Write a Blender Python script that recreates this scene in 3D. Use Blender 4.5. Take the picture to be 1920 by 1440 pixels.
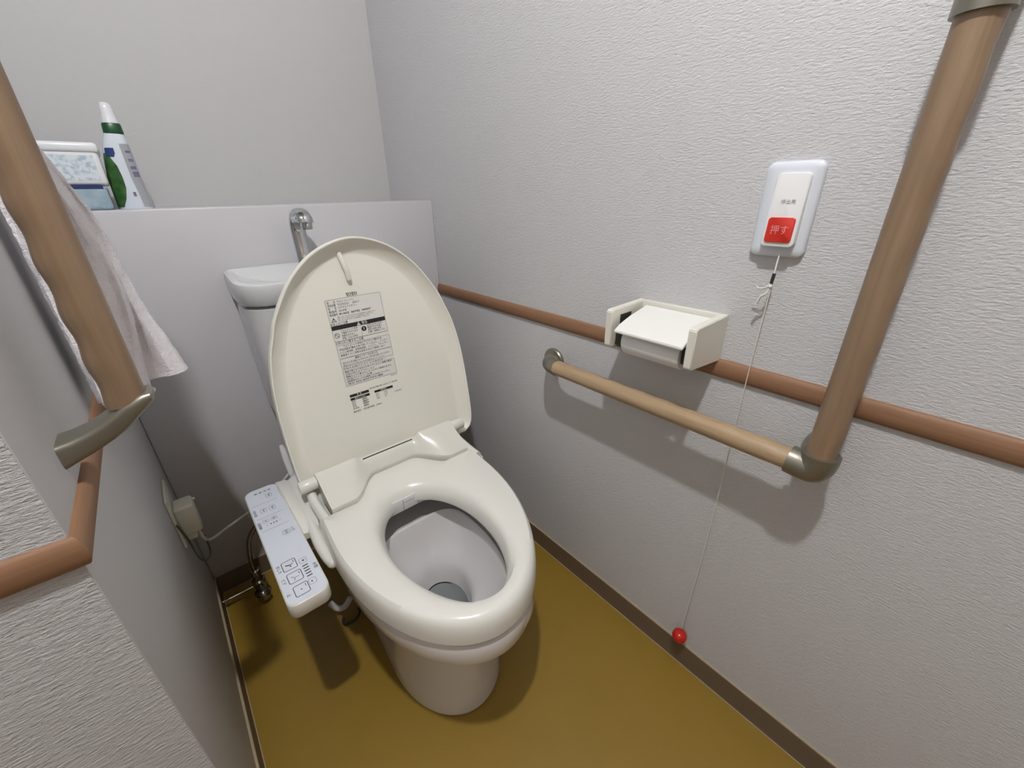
import bpy, bmesh, math, random
from mathutils import Vector, Matrix
random.seed(4)
for o in list(bpy.data.objects): bpy.data.objects.remove(o, do_unlink=True)
SC = bpy.context.scene
COL = SC.collection
PI = math.pi

# ------------------------------------------------------------------ camera
CAM = Vector((-0.6761, -1.1496, 1.0097)); YAW, PIT, ROL, FPX = 0.7001, 0.4384, -0.0201, 767.85
fw = Vector((math.sin(YAW)*math.cos(PIT), math.cos(YAW)*math.cos(PIT), -math.sin(PIT)))
rt = Vector((math.cos(YAW), -math.sin(YAW), 0)); up = rt.cross(fw)
rt2 = math.cos(ROL)*rt + math.sin(ROL)*up; up2 = -math.sin(ROL)*rt + math.cos(ROL)*up
cd = bpy.data.cameras.new('camera'); cam = bpy.data.objects.new('camera', cd); COL.objects.link(cam)
cam.matrix_world = Matrix(((rt2.x, up2.x, -fw.x, CAM.x), (rt2.y, up2.y, -fw.y, CAM.y), (rt2.z, up2.z, -fw.z, CAM.z), (0, 0, 0, 1)))
cd.sensor_fit = 'HORIZONTAL'; cd.sensor_width = 36; cd.lens = 36*FPX/1920; cd.clip_start = 0.01
SC.camera = cam
# ------------------------------------------------------------------ world, lamp, exposure
LAMP = (-0.738, -1.14, 2.14)          # the bare globe of the ceiling lamp lights the room
LAMP_R, LAMP_E = 0.028, 2020.0
W = bpy.data.worlds.new('world'); SC.world = W; W.use_nodes = True
W.node_tree.nodes['Background'].inputs[0].default_value = (0.8, 0.85, 1, 1)
W.node_tree.nodes['Background'].inputs[1].default_value = 0.0
SC.view_settings.view_transform = 'Standard'; SC.view_settings.look = 'None'
SC.view_settings.gamma = 1; SC.view_settings.use_curve_mapping = False
SC.view_settings.exposure = 0.0

# ------------------------------------------------------------------ materials
ALB = 0.92
def mat(name, col, rough=0.5, metal=0.0, **kw):
    if not metal: col = tuple(c*ALB for c in col)
    m = bpy.data.materials.new(name); m.use_nodes = True
    nt = m.node_tree; b = nt.nodes['Principled BSDF']
    b.inputs['Base Color'].default_value = (*col, 1); b.inputs['Roughness'].default_value = rough
    b.inputs['Metallic'].default_value = metal
    if 'spec' in kw: b.inputs['Specular IOR Level'].default_value = kw['spec']
    if 'coat' in kw: b.inputs['Coat Weight'].default_value = kw['coat']; b.inputs['Coat Roughness'].default_value = 0.08
    if 'trans' in kw: b.inputs['Transmission Weight'].default_value = kw['trans']
    if 'ior' in kw: b.inputs['IOR'].default_value = kw['ior']
    if 'emit' in kw:
        b.inputs['Emission Color'].default_value = (*kw.get('ecol', col), 1); b.inputs['Emission Strength'].default_value = kw['emit']
    if 'sss' in kw:
        b.inputs['Subsurface Weight'].default_value = kw['sss']; b.inputs['Subsurface Radius'].default_value = (.01, .008, .006)
    return m
def noise(nt, scale3, scale, detail=4, rough=0.55, dist=0.0):
    tc = nt.nodes.new('ShaderNodeTexCoord'); mp = nt.nodes.new('ShaderNodeMapping')
    mp.inputs['Scale'].default_value = scale3
    n = nt.nodes.new('ShaderNodeTexNoise'); n.inputs['Scale'].default_value = scale
    n.inputs['Detail'].default_value = detail; n.inputs['Roughness'].default_value = rough; n.inputs['Distortion'].default_value = dist
    nt.links.new(tc.outputs['Object'], mp.inputs[0]); nt.links.new(mp.outputs[0], n.inputs['Vector'])
    return n
def bump(m, n, strength, dist, prev=None):
    nt = m.node_tree; b = nt.nodes.new('ShaderNodeBump'); b.inputs['Strength'].default_value = strength
    b.inputs['Distance'].default_value = dist; nt.links.new(n.outputs[0], b.inputs['Height'])
    if prev: nt.links.new(prev.outputs[0], b.inputs['Normal'])
    nt.links.new(b.outputs[0], nt.nodes['Principled BSDF'].inputs['Normal']); return b
def ramp(m, n, c1, c2, p1=0.3, p2=0.7):
    nt = m.node_tree; r = nt.nodes.new('ShaderNodeValToRGB'); c1 = tuple(c*ALB for c in c1); c2 = tuple(c*ALB for c in c2)
    r.color_ramp.elements[0].position = p1; r.color_ramp.elements[1].position = p2
    r.color_ramp.elements[0].color = (*c1, 1); r.color_ramp.elements[1].color = (*c2, 1)
    nt.links.new(n.outputs[0], r.inputs[0]); nt.links.new(r.outputs[0], nt.nodes['Principled BSDF'].inputs['Base Color'])
def wallpaper(name, col, hs, ridge=0.5, grain=0.35, dist=0.0020):
    m = mat(name, col, 0.75, spec=0.25); nt = m.node_tree
    n1 = noise(nt, hs, 1.0, 4, 0.6, 0.25); n2 = noise(nt, (1, 1, 1), 420, 3, 0.6)
    b1 = bump(m, n1, ridge, dist); bump(m, n2, grain, 0.0012, b1)
    return m
M = {}
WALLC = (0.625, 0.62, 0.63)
M['wall_r'] = wallpaper('plaster wallpaper right', WALLC, (360, 115, 380), 0.85, 0.5)
M['wall_f'] = wallpaper('plaster wallpaper return', WALLC, (110, 330, 380), 1.0, 0.5, 0.0042)
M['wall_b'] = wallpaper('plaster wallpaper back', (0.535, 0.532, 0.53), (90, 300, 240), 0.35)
M['wall_l'] = wallpaper('plaster wallpaper left', WALLC, (300, 90, 240), 0.08, 0.06)
M['ceil'] = mat('ceiling board', (0.32, 0.30, 0.27), 0.8); M['door'] = mat('beige door board', (0.30, 0.25, 0.20), 0.5)
M['panel'] = mat('smooth boxing panel', (0.56, 0.55, 0.575), 0.38); bump(M['panel'], noise(M['panel'].node_tree, (1, 1, 1), 60, 3), 0.06, 0.002)
M['floor'] = mat('ochre vinyl floor', (0.30, 0.20, 0.045), 0.42)
ramp(M['floor'], noise(M['floor'].node_tree, (1, 1, 1), 18, 8, 0.7), (0.285, 0.175, 0.022), (0.302, 0.187, 0.025)); bump(M['floor'], noise(M['floor'].node_tree, (1, 1, 1), 500, 3), 0.12, 0.0006)
M['base'] = mat('brown vinyl baseboard', (0.16, 0.115, 0.08), 0.5)
M['bead'] = mat('baseboard sealant', (0.42, 0.34, 0.22), 0.5)
def wood(name, c1, c2, sc, rough=0.42):
    m = mat(name, c1, rough); n = noise(m.node_tree, sc, 1.0, 6, 0.6, 1.2); ramp(m, n, c1, c2, 0.3, 0.72)
    return m
M['moul_y'] = wood('red brown wood along wall', (0.235, 0.118, 0.060), (0.305, 0.162, 0.088), (160, 5, 160), 0.6)
M['moul_x'] = wood('red brown wood across wall', (0.235, 0.118, 0.060), (0.305, 0.162, 0.088), (5, 160, 160), 0.6)
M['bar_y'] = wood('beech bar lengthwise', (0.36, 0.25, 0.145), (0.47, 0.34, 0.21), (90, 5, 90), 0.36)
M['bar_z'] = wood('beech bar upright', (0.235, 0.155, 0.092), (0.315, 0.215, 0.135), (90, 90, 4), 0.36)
M['metal'] = mat('bronze satin metal', (0.27, 0.255, 0.21), 0.36, 0.75)
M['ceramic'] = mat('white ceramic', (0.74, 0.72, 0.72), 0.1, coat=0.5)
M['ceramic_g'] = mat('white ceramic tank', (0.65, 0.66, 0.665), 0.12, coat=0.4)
M['seat'] = mat('ivory plastic', (0.80, 0.79, 0.735), 0.26)
M['lid'] = mat('ivory plastic lid', (0.90, 0.885, 0.80), 0.3)
M['gloss'] = mat('glossy ivory plastic', (0.82, 0.81, 0.76), 0.12, coat=0.5)
M['body'] = mat('ivory plastic body', (0.76, 0.74, 0.68), 0.25)
M['cpanel'] = mat('pale grey control face', (0.69, 0.735, 0.81), 0.35)
M['chrome'] = mat('chrome', (0.62, 0.64, 0.66), 0.08, 1.0)
M['chrome_d'] = mat('dull plated brass', (0.35, 0.33, 0.30), 0.2, 1.0)
M['ink'] = mat('black ink', (0.02, 0.02, 0.022), 0.5)
M['ink_g'] = mat('grey ink', (0.17, 0.17, 0.18), 0.5)
M['label'] = mat('clear label film', (0.80, 0.79, 0.75), 0.22)
M['labelw'] = mat('reversed print', (0.78, 0.77, 0.72), 0.4)
M['white'] = mat('white plastic', (0.78, 0.78, 0.78), 0.3)
M['holder'] = mat('cream holder plastic', (0.79, 0.77, 0.69), 0.35)
M['flap'] = mat('white holder flap', (0.85, 0.84, 0.80), 0.3)
M['paper'] = mat('toilet paper', (0.86, 0.86, 0.88), 0.9); bump(M['paper'], noise(M['paper'].node_tree, (1, 1, 1), 300, 2), 0.3, 0.0008)
M['dark'] = mat('dark void', (0.03, 0.03, 0.028), 0.6)
M['swplate'] = mat('bluish white switch plate', (0.70, 0.73, 0.79), 0.35)
M['swunit'] = mat('white call unit', (0.80, 0.80, 0.80), 0.35)
M['red'] = mat('red plastic button', (0.62, 0.028, 0.015), 0.25)
M['redball'] = mat('red bead', (0.55, 0.018, 0.012), 0.18)
M['pink'] = mat('pink raised print', (0.78, 0.30, 0.28), 0.45)
M['cord'] = mat('white cord', (0.75, 0.73, 0.68), 0.6)
M['cable'] = mat('white mains cable', (0.62, 0.60, 0.56), 0.45)
M['cableg'] = mat('grey green earth wire', (0.06, 0.07, 0.055), 0.5)
M['plug'] = mat('ivory plug', (0.66, 0.64, 0.56), 0.4)
M['towel'] = mat('white terry towel', (0.95, 0.91, 0.94), 0.95, spec=0.1)
_b = bump(M['towel'], noise(M['towel'].node_tree, (1, 1, 1), 90, 5, 0.7), 0.9, 0.004); bump(M['towel'], noise(M['towel'].node_tree, (1, 1, 1), 600, 2, 0.7), 0.8, 0.002, _b)
M['hem'] = mat('towel hem', (0.85, 0.83, 0.86), 0.95, spec=0.1); bump(M['hem'], noise(M['hem'].node_tree, (1, 1, 1), 400, 3, 0.7), 0.9, 0.003)
M['bottle'] = mat('white bottle plastic', (0.68, 0.73, 0.80), 0.22, coat=0.5)
M['cap'] = mat('frosted cap', (0.72, 0.73, 0.76), 0.3, sss=0.2)
M['green'] = mat('dark green collar', (0.004, 0.065, 0.022), 0.35)
M['leaf'] = mat('green leaf print', (0.05, 0.20, 0.035), 0.35); ramp(M['leaf'], noise(M['leaf'].node_tree, (1, 1, 1), 60, 3), (0.008, 0.045, 0.012), (0.055, 0.17, 0.03))
M['navy'] = mat('navy print and shade', (0.015, 0.035, 0.16), 0.4)
M['purple'] = mat('violet print', (0.13, 0.13, 0.24), 0.4)
M['greyl'] = mat('grey label print', (0.36, 0.37, 0.40), 0.4)
M['wetcase'] = mat('white wet wipe case', (0.78, 0.80, 0.83), 0.3)
M['floral'] = mat('pale blue floral print', (0.6, 0.7, 0.8), 0.4)
ramp(M['floral'], noise(M['floral'].node_tree, (1, 1, 1), 110, 2, 0.5, 0.4), (0.72, 0.77, 0.81), (0.40, 0.52, 0.62), 0.45, 0.65)
M['bluepack'] = mat('blue grey pack', (0.30, 0.40, 0.47), 0.55); ramp(M['bluepack'], noise(M['bluepack'].node_tree, (1, 1, 1), 60, 4), (0.25, 0.35, 0.43), (0.38, 0.48, 0.54))
M['lamp'] = mat('glowing globe', (1, 1, 1), 0.5, emit=LAMP_E, ecol=(0.985, 0.99, 1.0))
def water_mat():
    m = mat('clear water', (0.9, 0.95, 0.95), 0.02, trans=1.0, ior=1.33); return m
M['water'] = water_mat()

# ------------------------------------------------------------------ helpers
def wloc(o):
    v = Vector((0, 0, 0))
    while o: v += o.location; o = o.parent
    return v
def tag(o, label=None, cat=None, group=None, kind=None):
    if label: o['label'] = label
    if cat: o['category'] = cat
    if group: o['group'] = group
    if kind: o['kind'] = kind
    return o
def thing(name, loc, label, cat, group=None):
    o = bpy.data.objects.new(name, None); COL.objects.link(o); o.location = loc; o.empty_display_size = 0.05
    return tag(o, label, cat, group)
def obj(name, bm, m, parent=None, smooth=True, origin=None, label=None):
    if not bm.verts: raise RuntimeError(name)
    bmesh.ops.recalc_face_normals(bm, faces=bm.faces)
    off = wloc(parent) if parent else Vector(origin or (0, 0, 0))
    bmesh.ops.translate(bm, verts=bm.verts, vec=-off)
    me = bpy.data.meshes.new(name)
    bm.to_mesh(me); bm.free()
    ms = m if isinstance(m, (list, tuple)) else [m]
    for k in ms: me.materials.append(M[k])
    if smooth:
        me.polygons.foreach_set('use_smooth', [True]*len(me.polygons))
        try: me.set_sharp_from_angle(angle=math.radians(38))
        except Exception: pass
    o = bpy.data.objects.new(name, me); COL.objects.link(o)
    if parent: o.parent = parent
    else: o.location = off
    if label: o['label'] = label
    return o
def NB(): return bmesh.new()
def box(bm, a, b, bev=0.0, seg=2, mi=0, mtx=None):
    t = bmesh.new()
    x0, y0, z0 = [min(a[i], b[i]) for i in range(3)]; x1, y1, z1 = [max(a[i], b[i]) for i in range(3)]
    r = bmesh.ops.create_cube(t, size=1)
    for v in t.verts: v.co = Vector(((x0+x1)/2+v.co.x*(x1-x0), (y0+y1)/2+v.co.y*(y1-y0), (z0+z1)/2+v.co.z*(z1-z0)))
    if bev: bmesh.ops.bevel(t, geom=list(t.edges), offset=bev, segments=seg, profile=0.5, affect='EDGES')
    if mtx: bmesh.ops.transform(t, matrix=mtx, verts=t.verts)
    merge(bm, t, mi)
def merge(bm, t, mi=0):
    vm = {}
    for v in t.verts: vm[v] = bm.verts.new(v.co)
    for f in t.faces:
        try: nf = bm.faces.new([vm[v] for v in f.verts]); nf.material_index = mi
        except ValueError: pass
    t.free()
def loft(bm, rings, close=True, cap0=True, cap1=True, mi=0):
    R = [[bm.verts.new(Vector(p)) for p in r] for r in rings]
    n = len(R[0])
    for a, b in zip(R[:-1], R[1:]):
        for i in range(n if close else n-1):
            j = (i+1) % n
            f = bm.faces.new((a[i], a[j], b[j], b[i])); f.material_index = mi
    if cap0: bm.faces.new(list(reversed(R[0]))).material_index = mi
    if cap1: bm.faces.new(R[-1]).material_index = mi
    return R
def spline(pts, n=8):
    P = [Vector(p) for p in pts]; out = []
    Q = [2*P[0]-P[1]] + P + [2*P[-1]-P[-2]]
    for i in range(1, len(Q)-2):
        for k in range(n):
            t = k/n; a, b, c, d = Q[i-1], Q[i], Q[i+1], Q[i+2]
            out.append(0.5*((2*b)+(-a+c)*t+(2*a-5*b+4*c-d)*t*t+(-a+3*b-3*c+d)*t*t*t))
    out.append(P[-1]); return out
def tube(bm, path, r, n=16, mi=0, flat=1.0, ref=None, caps=True):
    path = [Vector(p) for p in path]; rings = []; N = len(path)
    rr = r if callable(r) else (lambda t: r)
    prev = None
    for i, p in enumerate(path):
        t = (path[min(i+1, N-1)]-path[max(i-1, 0)]).normalized()
        if prev is None:
            u = Vector(ref) if ref else (Vector((0, 0, 1)) if abs(t.z) < 0.9 else Vector((1, 0, 0)))
        else: u = prev
        u = (u - t*u.dot(t)).normalized(); w = t.cross(u); prev = u
        q = rr(i/(N-1))
        rings.append([p + (u*math.cos(2*PI*k/n)*flat + w*math.sin(2*PI*k/n))*q for k in range(n)])
    loft(bm, rings, cap0=caps, cap1=caps, mi=mi)
def lathe(bm, prof, c, axis='Z', n=32, mi=0):
    rings = []
    for r, h in prof:
        ring = []
        for k in range(n):
            a = 2*PI*k/n; x, y = r*math.cos(a), r*math.sin(a)
            if axis == 'Z': ring.append((c[0]+x, c[1]+y, c[2]+h))
            elif axis == 'X': ring.append((c[0]+h, c[1]+x, c[2]+y))
            else: ring.append((c[0]+x, c[1]+h, c[2]+y))
        rings.append(ring)
    loft(bm, rings, mi=mi)
def sph(bm, c, r, sc=(1, 1, 1), mi=0, seg=24):
    t = bmesh.new(); bmesh.ops.create_uvsphere(t, u_segments=seg, v_segments=seg//2, radius=r)
    for v in t.verts: v.co = Vector((c[0]+v.co.x*sc[0], c[1]+v.co.y*sc[1], c[2]+v.co.z*sc[2]))
    merge(bm, t, mi)
def rrect(w, h, r, n=6):
    pts = []
    for cx, cy, a0 in ((w/2-r, h/2-r, 0), (-w/2+r, h/2-r, 90), (-w/2+r, -h/2+r, 180), (w/2-r, -h/2+r, 270)):
        for k in range(n+1):
            a = math.radians(a0+90*k/n); pts.append((cx+r*math.cos(a), cy+r*math.sin(a)))
    return pts
class Plane:            # a flat drawing surface: o origin, u right, v up
    def __init__(s, o, u, v, lift=0.0004):
        s.o, s.u, s.v = Vector(o), Vector(u).normalized(), Vector(v).normalized(); s.n = s.u.cross(s.v); s.lift = lift
    def p(s, x, y, h=None): return s.o+s.u*x+s.v*y+s.n*(s.lift if h is None else h)
    def rect(s, bm, x0, y0, x1, y1, mi=0, h=None):
        vs = [bm.verts.new(s.p(*q, h)) for q in ((x0, y0), (x1, y0), (x1, y1), (x0, y1))]; bm.faces.new(vs).material_index = mi
    def frame(s, bm, x0, y0, x1, y1, w, r=0.0, mi=0):
        cx, cy = (x0+x1)/2, (y0+y1)/2; W_, H_ = x1-x0, y1-y0; r = max(r, 0.0006)
        A = rrect(W_, H_, r); B = rrect(W_-2*w, H_-2*w, max(r-w, 0.0002))
        a = [bm.verts.new(s.p(cx+q[0], cy+q[1])) for q in A]; b = [bm.verts.new(s.p(cx+q[0], cy+q[1])) for q in B]
        for i in range(len(a)):
            j = (i+1) % len(a); bm.faces.new((a[i], a[j], b[j], b[i])).material_index = mi
    def poly(s, bm, pts, mi=0, h=None):
        bm.faces.new([bm.verts.new(s.p(*q, h)) for q in pts]).material_index = mi
    def disc(s, bm, x, y, r, mi=0, n=20, h=None): s.poly(bm, [(x+r*math.cos(2*PI*k/n), y+r*math.sin(2*PI*k/n)) for k in range(n)], mi, h)
    def ring(s, bm, x, y, r, w, mi=0, n=20):
        a = [bm.verts.new(s.p(x+r*math.cos(2*PI*k/n), y+r*math.sin(2*PI*k/n))) for k in range(n)]
        b = [bm.verts.new(s.p(x+(r-w)*math.cos(2*PI*k/n), y+(r-w)*math.sin(2*PI*k/n))) for k in range(n)]
        for i in range(n): bm.faces.new((a[i], a[(i+1) % n], b[(i+1) % n], b[i])).material_index = mi
    def line(s, bm, x0, y0, x1, y1, w, mi=0):
        d = Vector((x1-x0, y1-y0)); d.normalize(); nx, ny = -d.y*w/2, d.x*w/2
        s.poly(bm, [(x0+nx, y0+ny), (x0-nx, y0-ny), (x1-nx, y1-ny), (x1+nx, y1+ny)], mi)
    def text(s, bm, txt, x, y, size, ax='LEFT', width=None, mi=0, rot=0.0, bold=0.0, h=None):
        cu = bpy.data.curves.new('glyphs', 'FONT'); cu.body = txt; cu.size = size; cu.align_x = ax; cu.align_y = 'CENTER'
        cu.offset = bold if txt.isascii() else 0.0; cu.resolution_u = 3
        ob = bpy.data.objects.new('glyphs', cu); COL.objects.link(ob)
        dg = bpy.context.evaluated_depsgraph_get(); dg.update(); ev = ob.evaluated_get(dg); me = ev.to_mesh()
        vs = [v.co.copy() for v in me.vertices]; fs = [list(f.vertices) for f in me.polygons]
        ev.to_mesh_clear(); bpy.data.objects.remove(ob); bpy.data.curves.remove(cu)
        if not vs: return
        k = 1.0
        if width:
            ww = max(v.x for v in vs)-min(v.x for v in vs); k = width/ww if ww > 0 else 1
        c, sn = math.cos(rot), math.sin(rot)
        nv = []
        for v in vs:
            a, b = v.x*k, v.y; nv.append(bm.verts.new(s.p(x+a*c-b*sn, y+a*sn+b*c, h)))
        for f in fs:
            try: bm.faces.new([nv[i] for i in f]).material_index = mi
            except ValueError: pass
def struct(name, bm, m, smooth=False):
    o = obj(name, bm, m, smooth=smooth); o['kind'] = 'structure'; return o

# ------------------------------------------------------------------ room shell
XL, YC, ZT, D, ZLG = -0.797, -0.704, 2.25, 0.268, 0.992
XF, YF = -1.75, -2.1
RT, RB, HB = 0.7515, 0.7199, 0.063
bm = NB(); box(bm, (XF-.1, YF-.1, -.1), (.1, .4, 0)); struct('floor', bm, 'floor')
bm = NB(); box(bm, (XF-.1, YF-.1, ZT), (.1, .4, ZT+.1)); struct('ceiling', bm, 'ceil')
bm = NB(); box(bm, (0, YF-.1, 0), (.1, D+.1, ZT)); struct('wall_right', bm, 'wall_r')
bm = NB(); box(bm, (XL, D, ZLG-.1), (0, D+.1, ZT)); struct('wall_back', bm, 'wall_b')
bm = NB(); box(bm, (XL, 0, 0), (0, D, ZLG), 0.004, 2); struct('wall_back_ledge', bm, 'panel', True)
bm = NB(); box(bm, (XL-.12, YC, 0), (XL, D+.1, ZT), 0.0012, 2); struct('wall_left', bm, 'wall_l', True)
bm = NB(); box(bm, (XF-.1, YC-.0006, 0), (XL-.0012, YC+.1, ZT)); struct('wall_left_return', bm, 'wall_f')
bm = NB(); box(bm, (XF-.1, YF, 0), (XF, YC, ZT)); struct('wall_far_left', bm, 'wall_l')
bm = NB(); box(bm, (XF-.1, YF-.1, 0), (.1, YF, ZT)); struct('wall_front', bm, 'door')
# baseboards (with the pale bead of sealant along the floor)
def baseboard(name, a, b, nrm):
    bm = NB(); t = 0.005
    lo = (min(a[0], b[0], a[0]+nrm[0]*t), min(a[1], b[1], a[1]+nrm[1]*t), 0.0)
    hi = (max(a[0], b[0], a[0]+nrm[0]*t), max(a[1], b[1], a[1]+nrm[1]*t), HB)
    box(bm, lo, hi, 0.0015, 2, 0)
    lo2 = (min(a[0], b[0], a[0]+nrm[0]*.0068), min(a[1], b[1], a[1]+nrm[1]*.0068), 0.0)
    hi2 = (max(a[0], b[0], a[0]+nrm[0]*.0068), max(a[1], b[1], a[1]+nrm[1]*.0068), 0.0022)
    box(bm, lo2, hi2, 0, 1, 1)
    lo3 = (min(a[0], b[0], a[0]+nrm[0]*.0042), min(a[1], b[1], a[1]+nrm[1]*.0042), HB-.0005)
    hi3 = (max(a[0], b[0], a[0]+nrm[0]*.0042), max(a[1], b[1], a[1]+nrm[1]*.0042), HB+.0012)
    box(bm, lo3, hi3, 0, 1, 1)
    struct(name, bm, ['base', 'bead'])
baseboard('baseboard_right', (0, YF, 0), (0, 0, 0), (-1, 0))
baseboard('baseboard_left', (XL, YC, 0), (XL, 0, 0), (1, 0))
baseboard('baseboard_back', (XL, 0, 0), (0, 0, 0), (0, -1))
baseboard('baseboard_left_return', (XF, YC, 0), (XL, YC, 0), (0, -1))
# rounded wooden mouldings at rail height
def mprof(k=10):
    h = RT-RB; z = (RT+RB)/2; pr = 0.0085; out = [(0, z-h/2), (0.002, z-h/2)]
    for i in range(1, k): a = -PI/2+PI*i/k; out.append((0.002+(pr-0.002)*math.cos(a), z+h/2*math.sin(a)))
    out += [(0.002, z+h/2), (0, z+h/2)]; return out
PR = mprof()
bm = NB(); loft(bm, [[(-d, y, z) for d, z in PR] for y in (-2.09, -0.0005)]); struct('trim_1', bm, 'moul_y', True)
bm = NB(); loft(bm, [[(XL+d, y(d), z) for d, z in PR] for y in (lambda d: -0.0005, lambda d: YC-d)]); struct('trim_2', bm, 'moul_y', True)
bm = NB(); loft(bm, [[(x(d), YC-d, z) for d, z in PR] for x in (lambda d: XL+d, lambda d: XF)]); struct('trim_3', bm, 'moul_x', True)

# ------------------------------------------------------------------ ceiling lamp (above the frame)
t = thing('ceiling_lamp', (LAMP[0], LAMP[1], ZT), 'bare white globe lamp on a ceiling socket above the camera', 'lamp')
bm = NB(); lathe(bm, [(0.05, 0), (0.05, -.015), (0.03, -.03), (0.024, -.085), (0.02, -.09)], (LAMP[0], LAMP[1], ZT)); obj('socket', bm, 'white', t)
bm = NB(); sph(bm, LAMP, LAMP_R, seg=32); obj('globe', bm, 'lamp', t)

# ================================================================== TOILET
def C(y): return -0.392+0.07*(y+0.5)
def ell(w, yc, a, b, z, n1=2.0, n2=3.0, N=96, cx=None):
    out = []
    for k in range(N):
        th = 2*PI*k/N; c, s = math.cos(th), math.sin(th)
        e = 2/n1 if s < 0 else 2/n2
        x = w*math.copysign(abs(c)**e, c); y = yc+(a if s < 0 else b)*math.copysign(abs(s)**e, s)
        out.append(((C(y) if cx is None else cx)+x, y, z))
    return out
toilet = thing('toilet', (-0.39, -0.36, 0), 'ivory western toilet with raised lid and bidet seat, standing on the ochre floor', 'toilet')
# bowl with skirted foot
bm = NB()
def foot(w, yf, z, yc=-.52, yr=-.05): return ell(w, yc, -yf+yc if False else (yc-yf), yr-yc, z, 2.0, 6.0)
rings = [foot(.123, -.703, 0.0), foot(.127, -.708, 0.004), foot(.128, -.709, 0.012), foot(.123, -.704, 0.05), foot(.117, -.70, .12),
         foot(.118, -.703, .18), foot(.124, -.712, .235), foot(.134, -.728, .275), foot(.146, -.747, .305),
         ell(.160, -.5, .283, .36, .322, 2, 5), ell(.172, -.5, .308, .36, .3265, 2, 5), ell(.1765, -.5, .316, .36, .331, 2, 5),
         ell(.1795, -.5, .3205, .36, .338, 2, 5), ell(.1795, -.5, .3205, .36, .372, 2, 5), ell(.177, -.5, .317, .357, .379, 2, 5), ell(.169, -.5, .308, .352, .3815, 2, 5)]
def bas(w, yc, a, b, z, n2=3.6): return ell(w, yc, a, b, z, 2.0, n2, cx=-0.390)
rings += [ell(.108, -.61, .183, .168, .3815, 2, 2.6, cx=-.400), ell(.105, -.61, .180, .165, .379, 2, 2.6, cx=-.400), ell(.105, -.61, .180, .165, .372, 2, 2.6, cx=-.400), ell(.112, -.60, .196, .190, .369, 2, 3.0, cx=-.395),
          bas(.124, -.59, .222, .215, .362, 4), bas(.128, -.585, .230, .225, .345, 4), bas(.124, -.58, .226, .205, .322, 4), bas(.112, -.57, .214, .135, .318, 4), bas(.106, -.563, .205, .108, .325, 3.6), bas(.1025, -.561, .200, .1035, .3335), bas(.100, -.56, .197, .101, .3355), bas(.0975, -.56, .193, .099, .334), bas(.0955, -.56, .190, .097, .329),
          bas(.090, -.56, .178, .093, .305, 3.0), bas(.080, -.56, .152, .086, .275, 2.7), bas(.068, -.56, .124, .077, .252, 2.4), bas(.058, -.56, .100, .069, .236, 2.3),
          bas(.052, -.56, .084, .064, .224, 2.2), bas(.048, -.562, .074, .060, .205, 2.0), bas(.043, -.565, .064, .054, .165, 2.0), bas(.036, -.565, .05, .044, .125, 2), bas(.020, -.565, .03, .026, .10, 2)]
loft(bm, rings)
bowl = obj('bowl', bm, 'ceramic', toilet)
bm = NB(); loft(bm, [bas(.0435, -.565, .065, .055, .170, 2.0), bas(.0443, -.565, .066, .056, .1745, 2.0)]); obj('water', bm, 'water', toilet)
bm = NB(); R0 = [(-.392+.017*math.cos(2*PI*k/20), -.55+.014*math.sin(2*PI*k/20), .135) for k in range(20)]
loft(bm, [[(x, y, .132) for x, y, z in R0], R0]); obj('drain_outlet', bm, 'dark', toilet, label='dark drain opening under the water')
# tank
TC = -0.357
def trec(w, yf, yr, z, r, n=6):
    pts = []
    for cx, cy, a0 in ((TC+w-r, yf+r, -90), (TC+w-.008, yr-.008, 0), (TC-w+.008, yr-.008, 90), (TC-w+r, yf+r, 180)):
        rr = r if cy < (yf+yr)/2 else .008
        for k in range(n+1):
            a = math.radians(a0+90*k/n); pts.append((cx+rr*math.cos(a), cy+rr*math.sin(a), z))
    return pts
bm = NB()
loft(bm, [trec(.165, -.205, -.003, .36, .05), trec(.175, -.19, -.003, .42, .05), trec(.19, -.16, -.003, .52, .05), trec(.195, -.145, -.003, .66, .05), trec(.196, -.142, -.003, .788, .05), trec(.19, -.136, -.006, .793, .048)])
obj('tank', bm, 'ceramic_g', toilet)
bm = NB()
def lidr(w, yf, z0, z1, r, yr=-.003):   # the top slopes from rear z1 to front z0
    return [(x, y, z0+(z1-z0)*((y-yf)/(yr-yf))) for x, y, z in trec(w, yf, yr, 0, r)]
loft(bm, [lidr(.190, -.138, .795, .795, .05, -.006), lidr(.198, -.147, .7965, .7965, .055), lidr(.2005, -.150, .802, .802, .056), lidr(.204, -.154, .833, .846, .058), lidr(.202, -.152, .840, .858, .057), lidr(.196, -.147, .8435, .862, .055, -.006),
          lidr(.187, -.139, .842, .859, .05, -.018), lidr(.178, -.130, .834, .849, .045, -.028), lidr(.150, -.108, .828, .838, .035, -.045), lidr(.05, -.08, .822, .826, .012, -.065)])
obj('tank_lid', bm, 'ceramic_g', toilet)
# hand-wash spout
fc = thing_f = None
bm = NB()
path = spline([(-.391, -.052, .842), (-.391, -.050, .875), (-.391, -.044, .91), (-.391, -.042, .945), (-.390, -.054, .970), (-.388, -.078, .977), (-.387, -.098, .966), (-.387, -.102, .955)], 8)
tube(bm, path, lambda t: .0185-.001*math.sin(PI*t)-.0015*t, 24, flat=0.55, ref=(0, 1, 0))
lathe(bm, [(.0225, 0), (.0225, .006), (.018, .012), (.0165, .02)], (-.391, -.052, .836))
fau = obj('spout', bm, 'chrome', toilet, label='chrome hand-wash spout')
bm = NB(); lathe(bm, [(.0115, 0), (.0125, .004), (.0125, .016)], (-.387, -.101, .942)); obj('nozzle', bm, 'chrome', fau)
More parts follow.
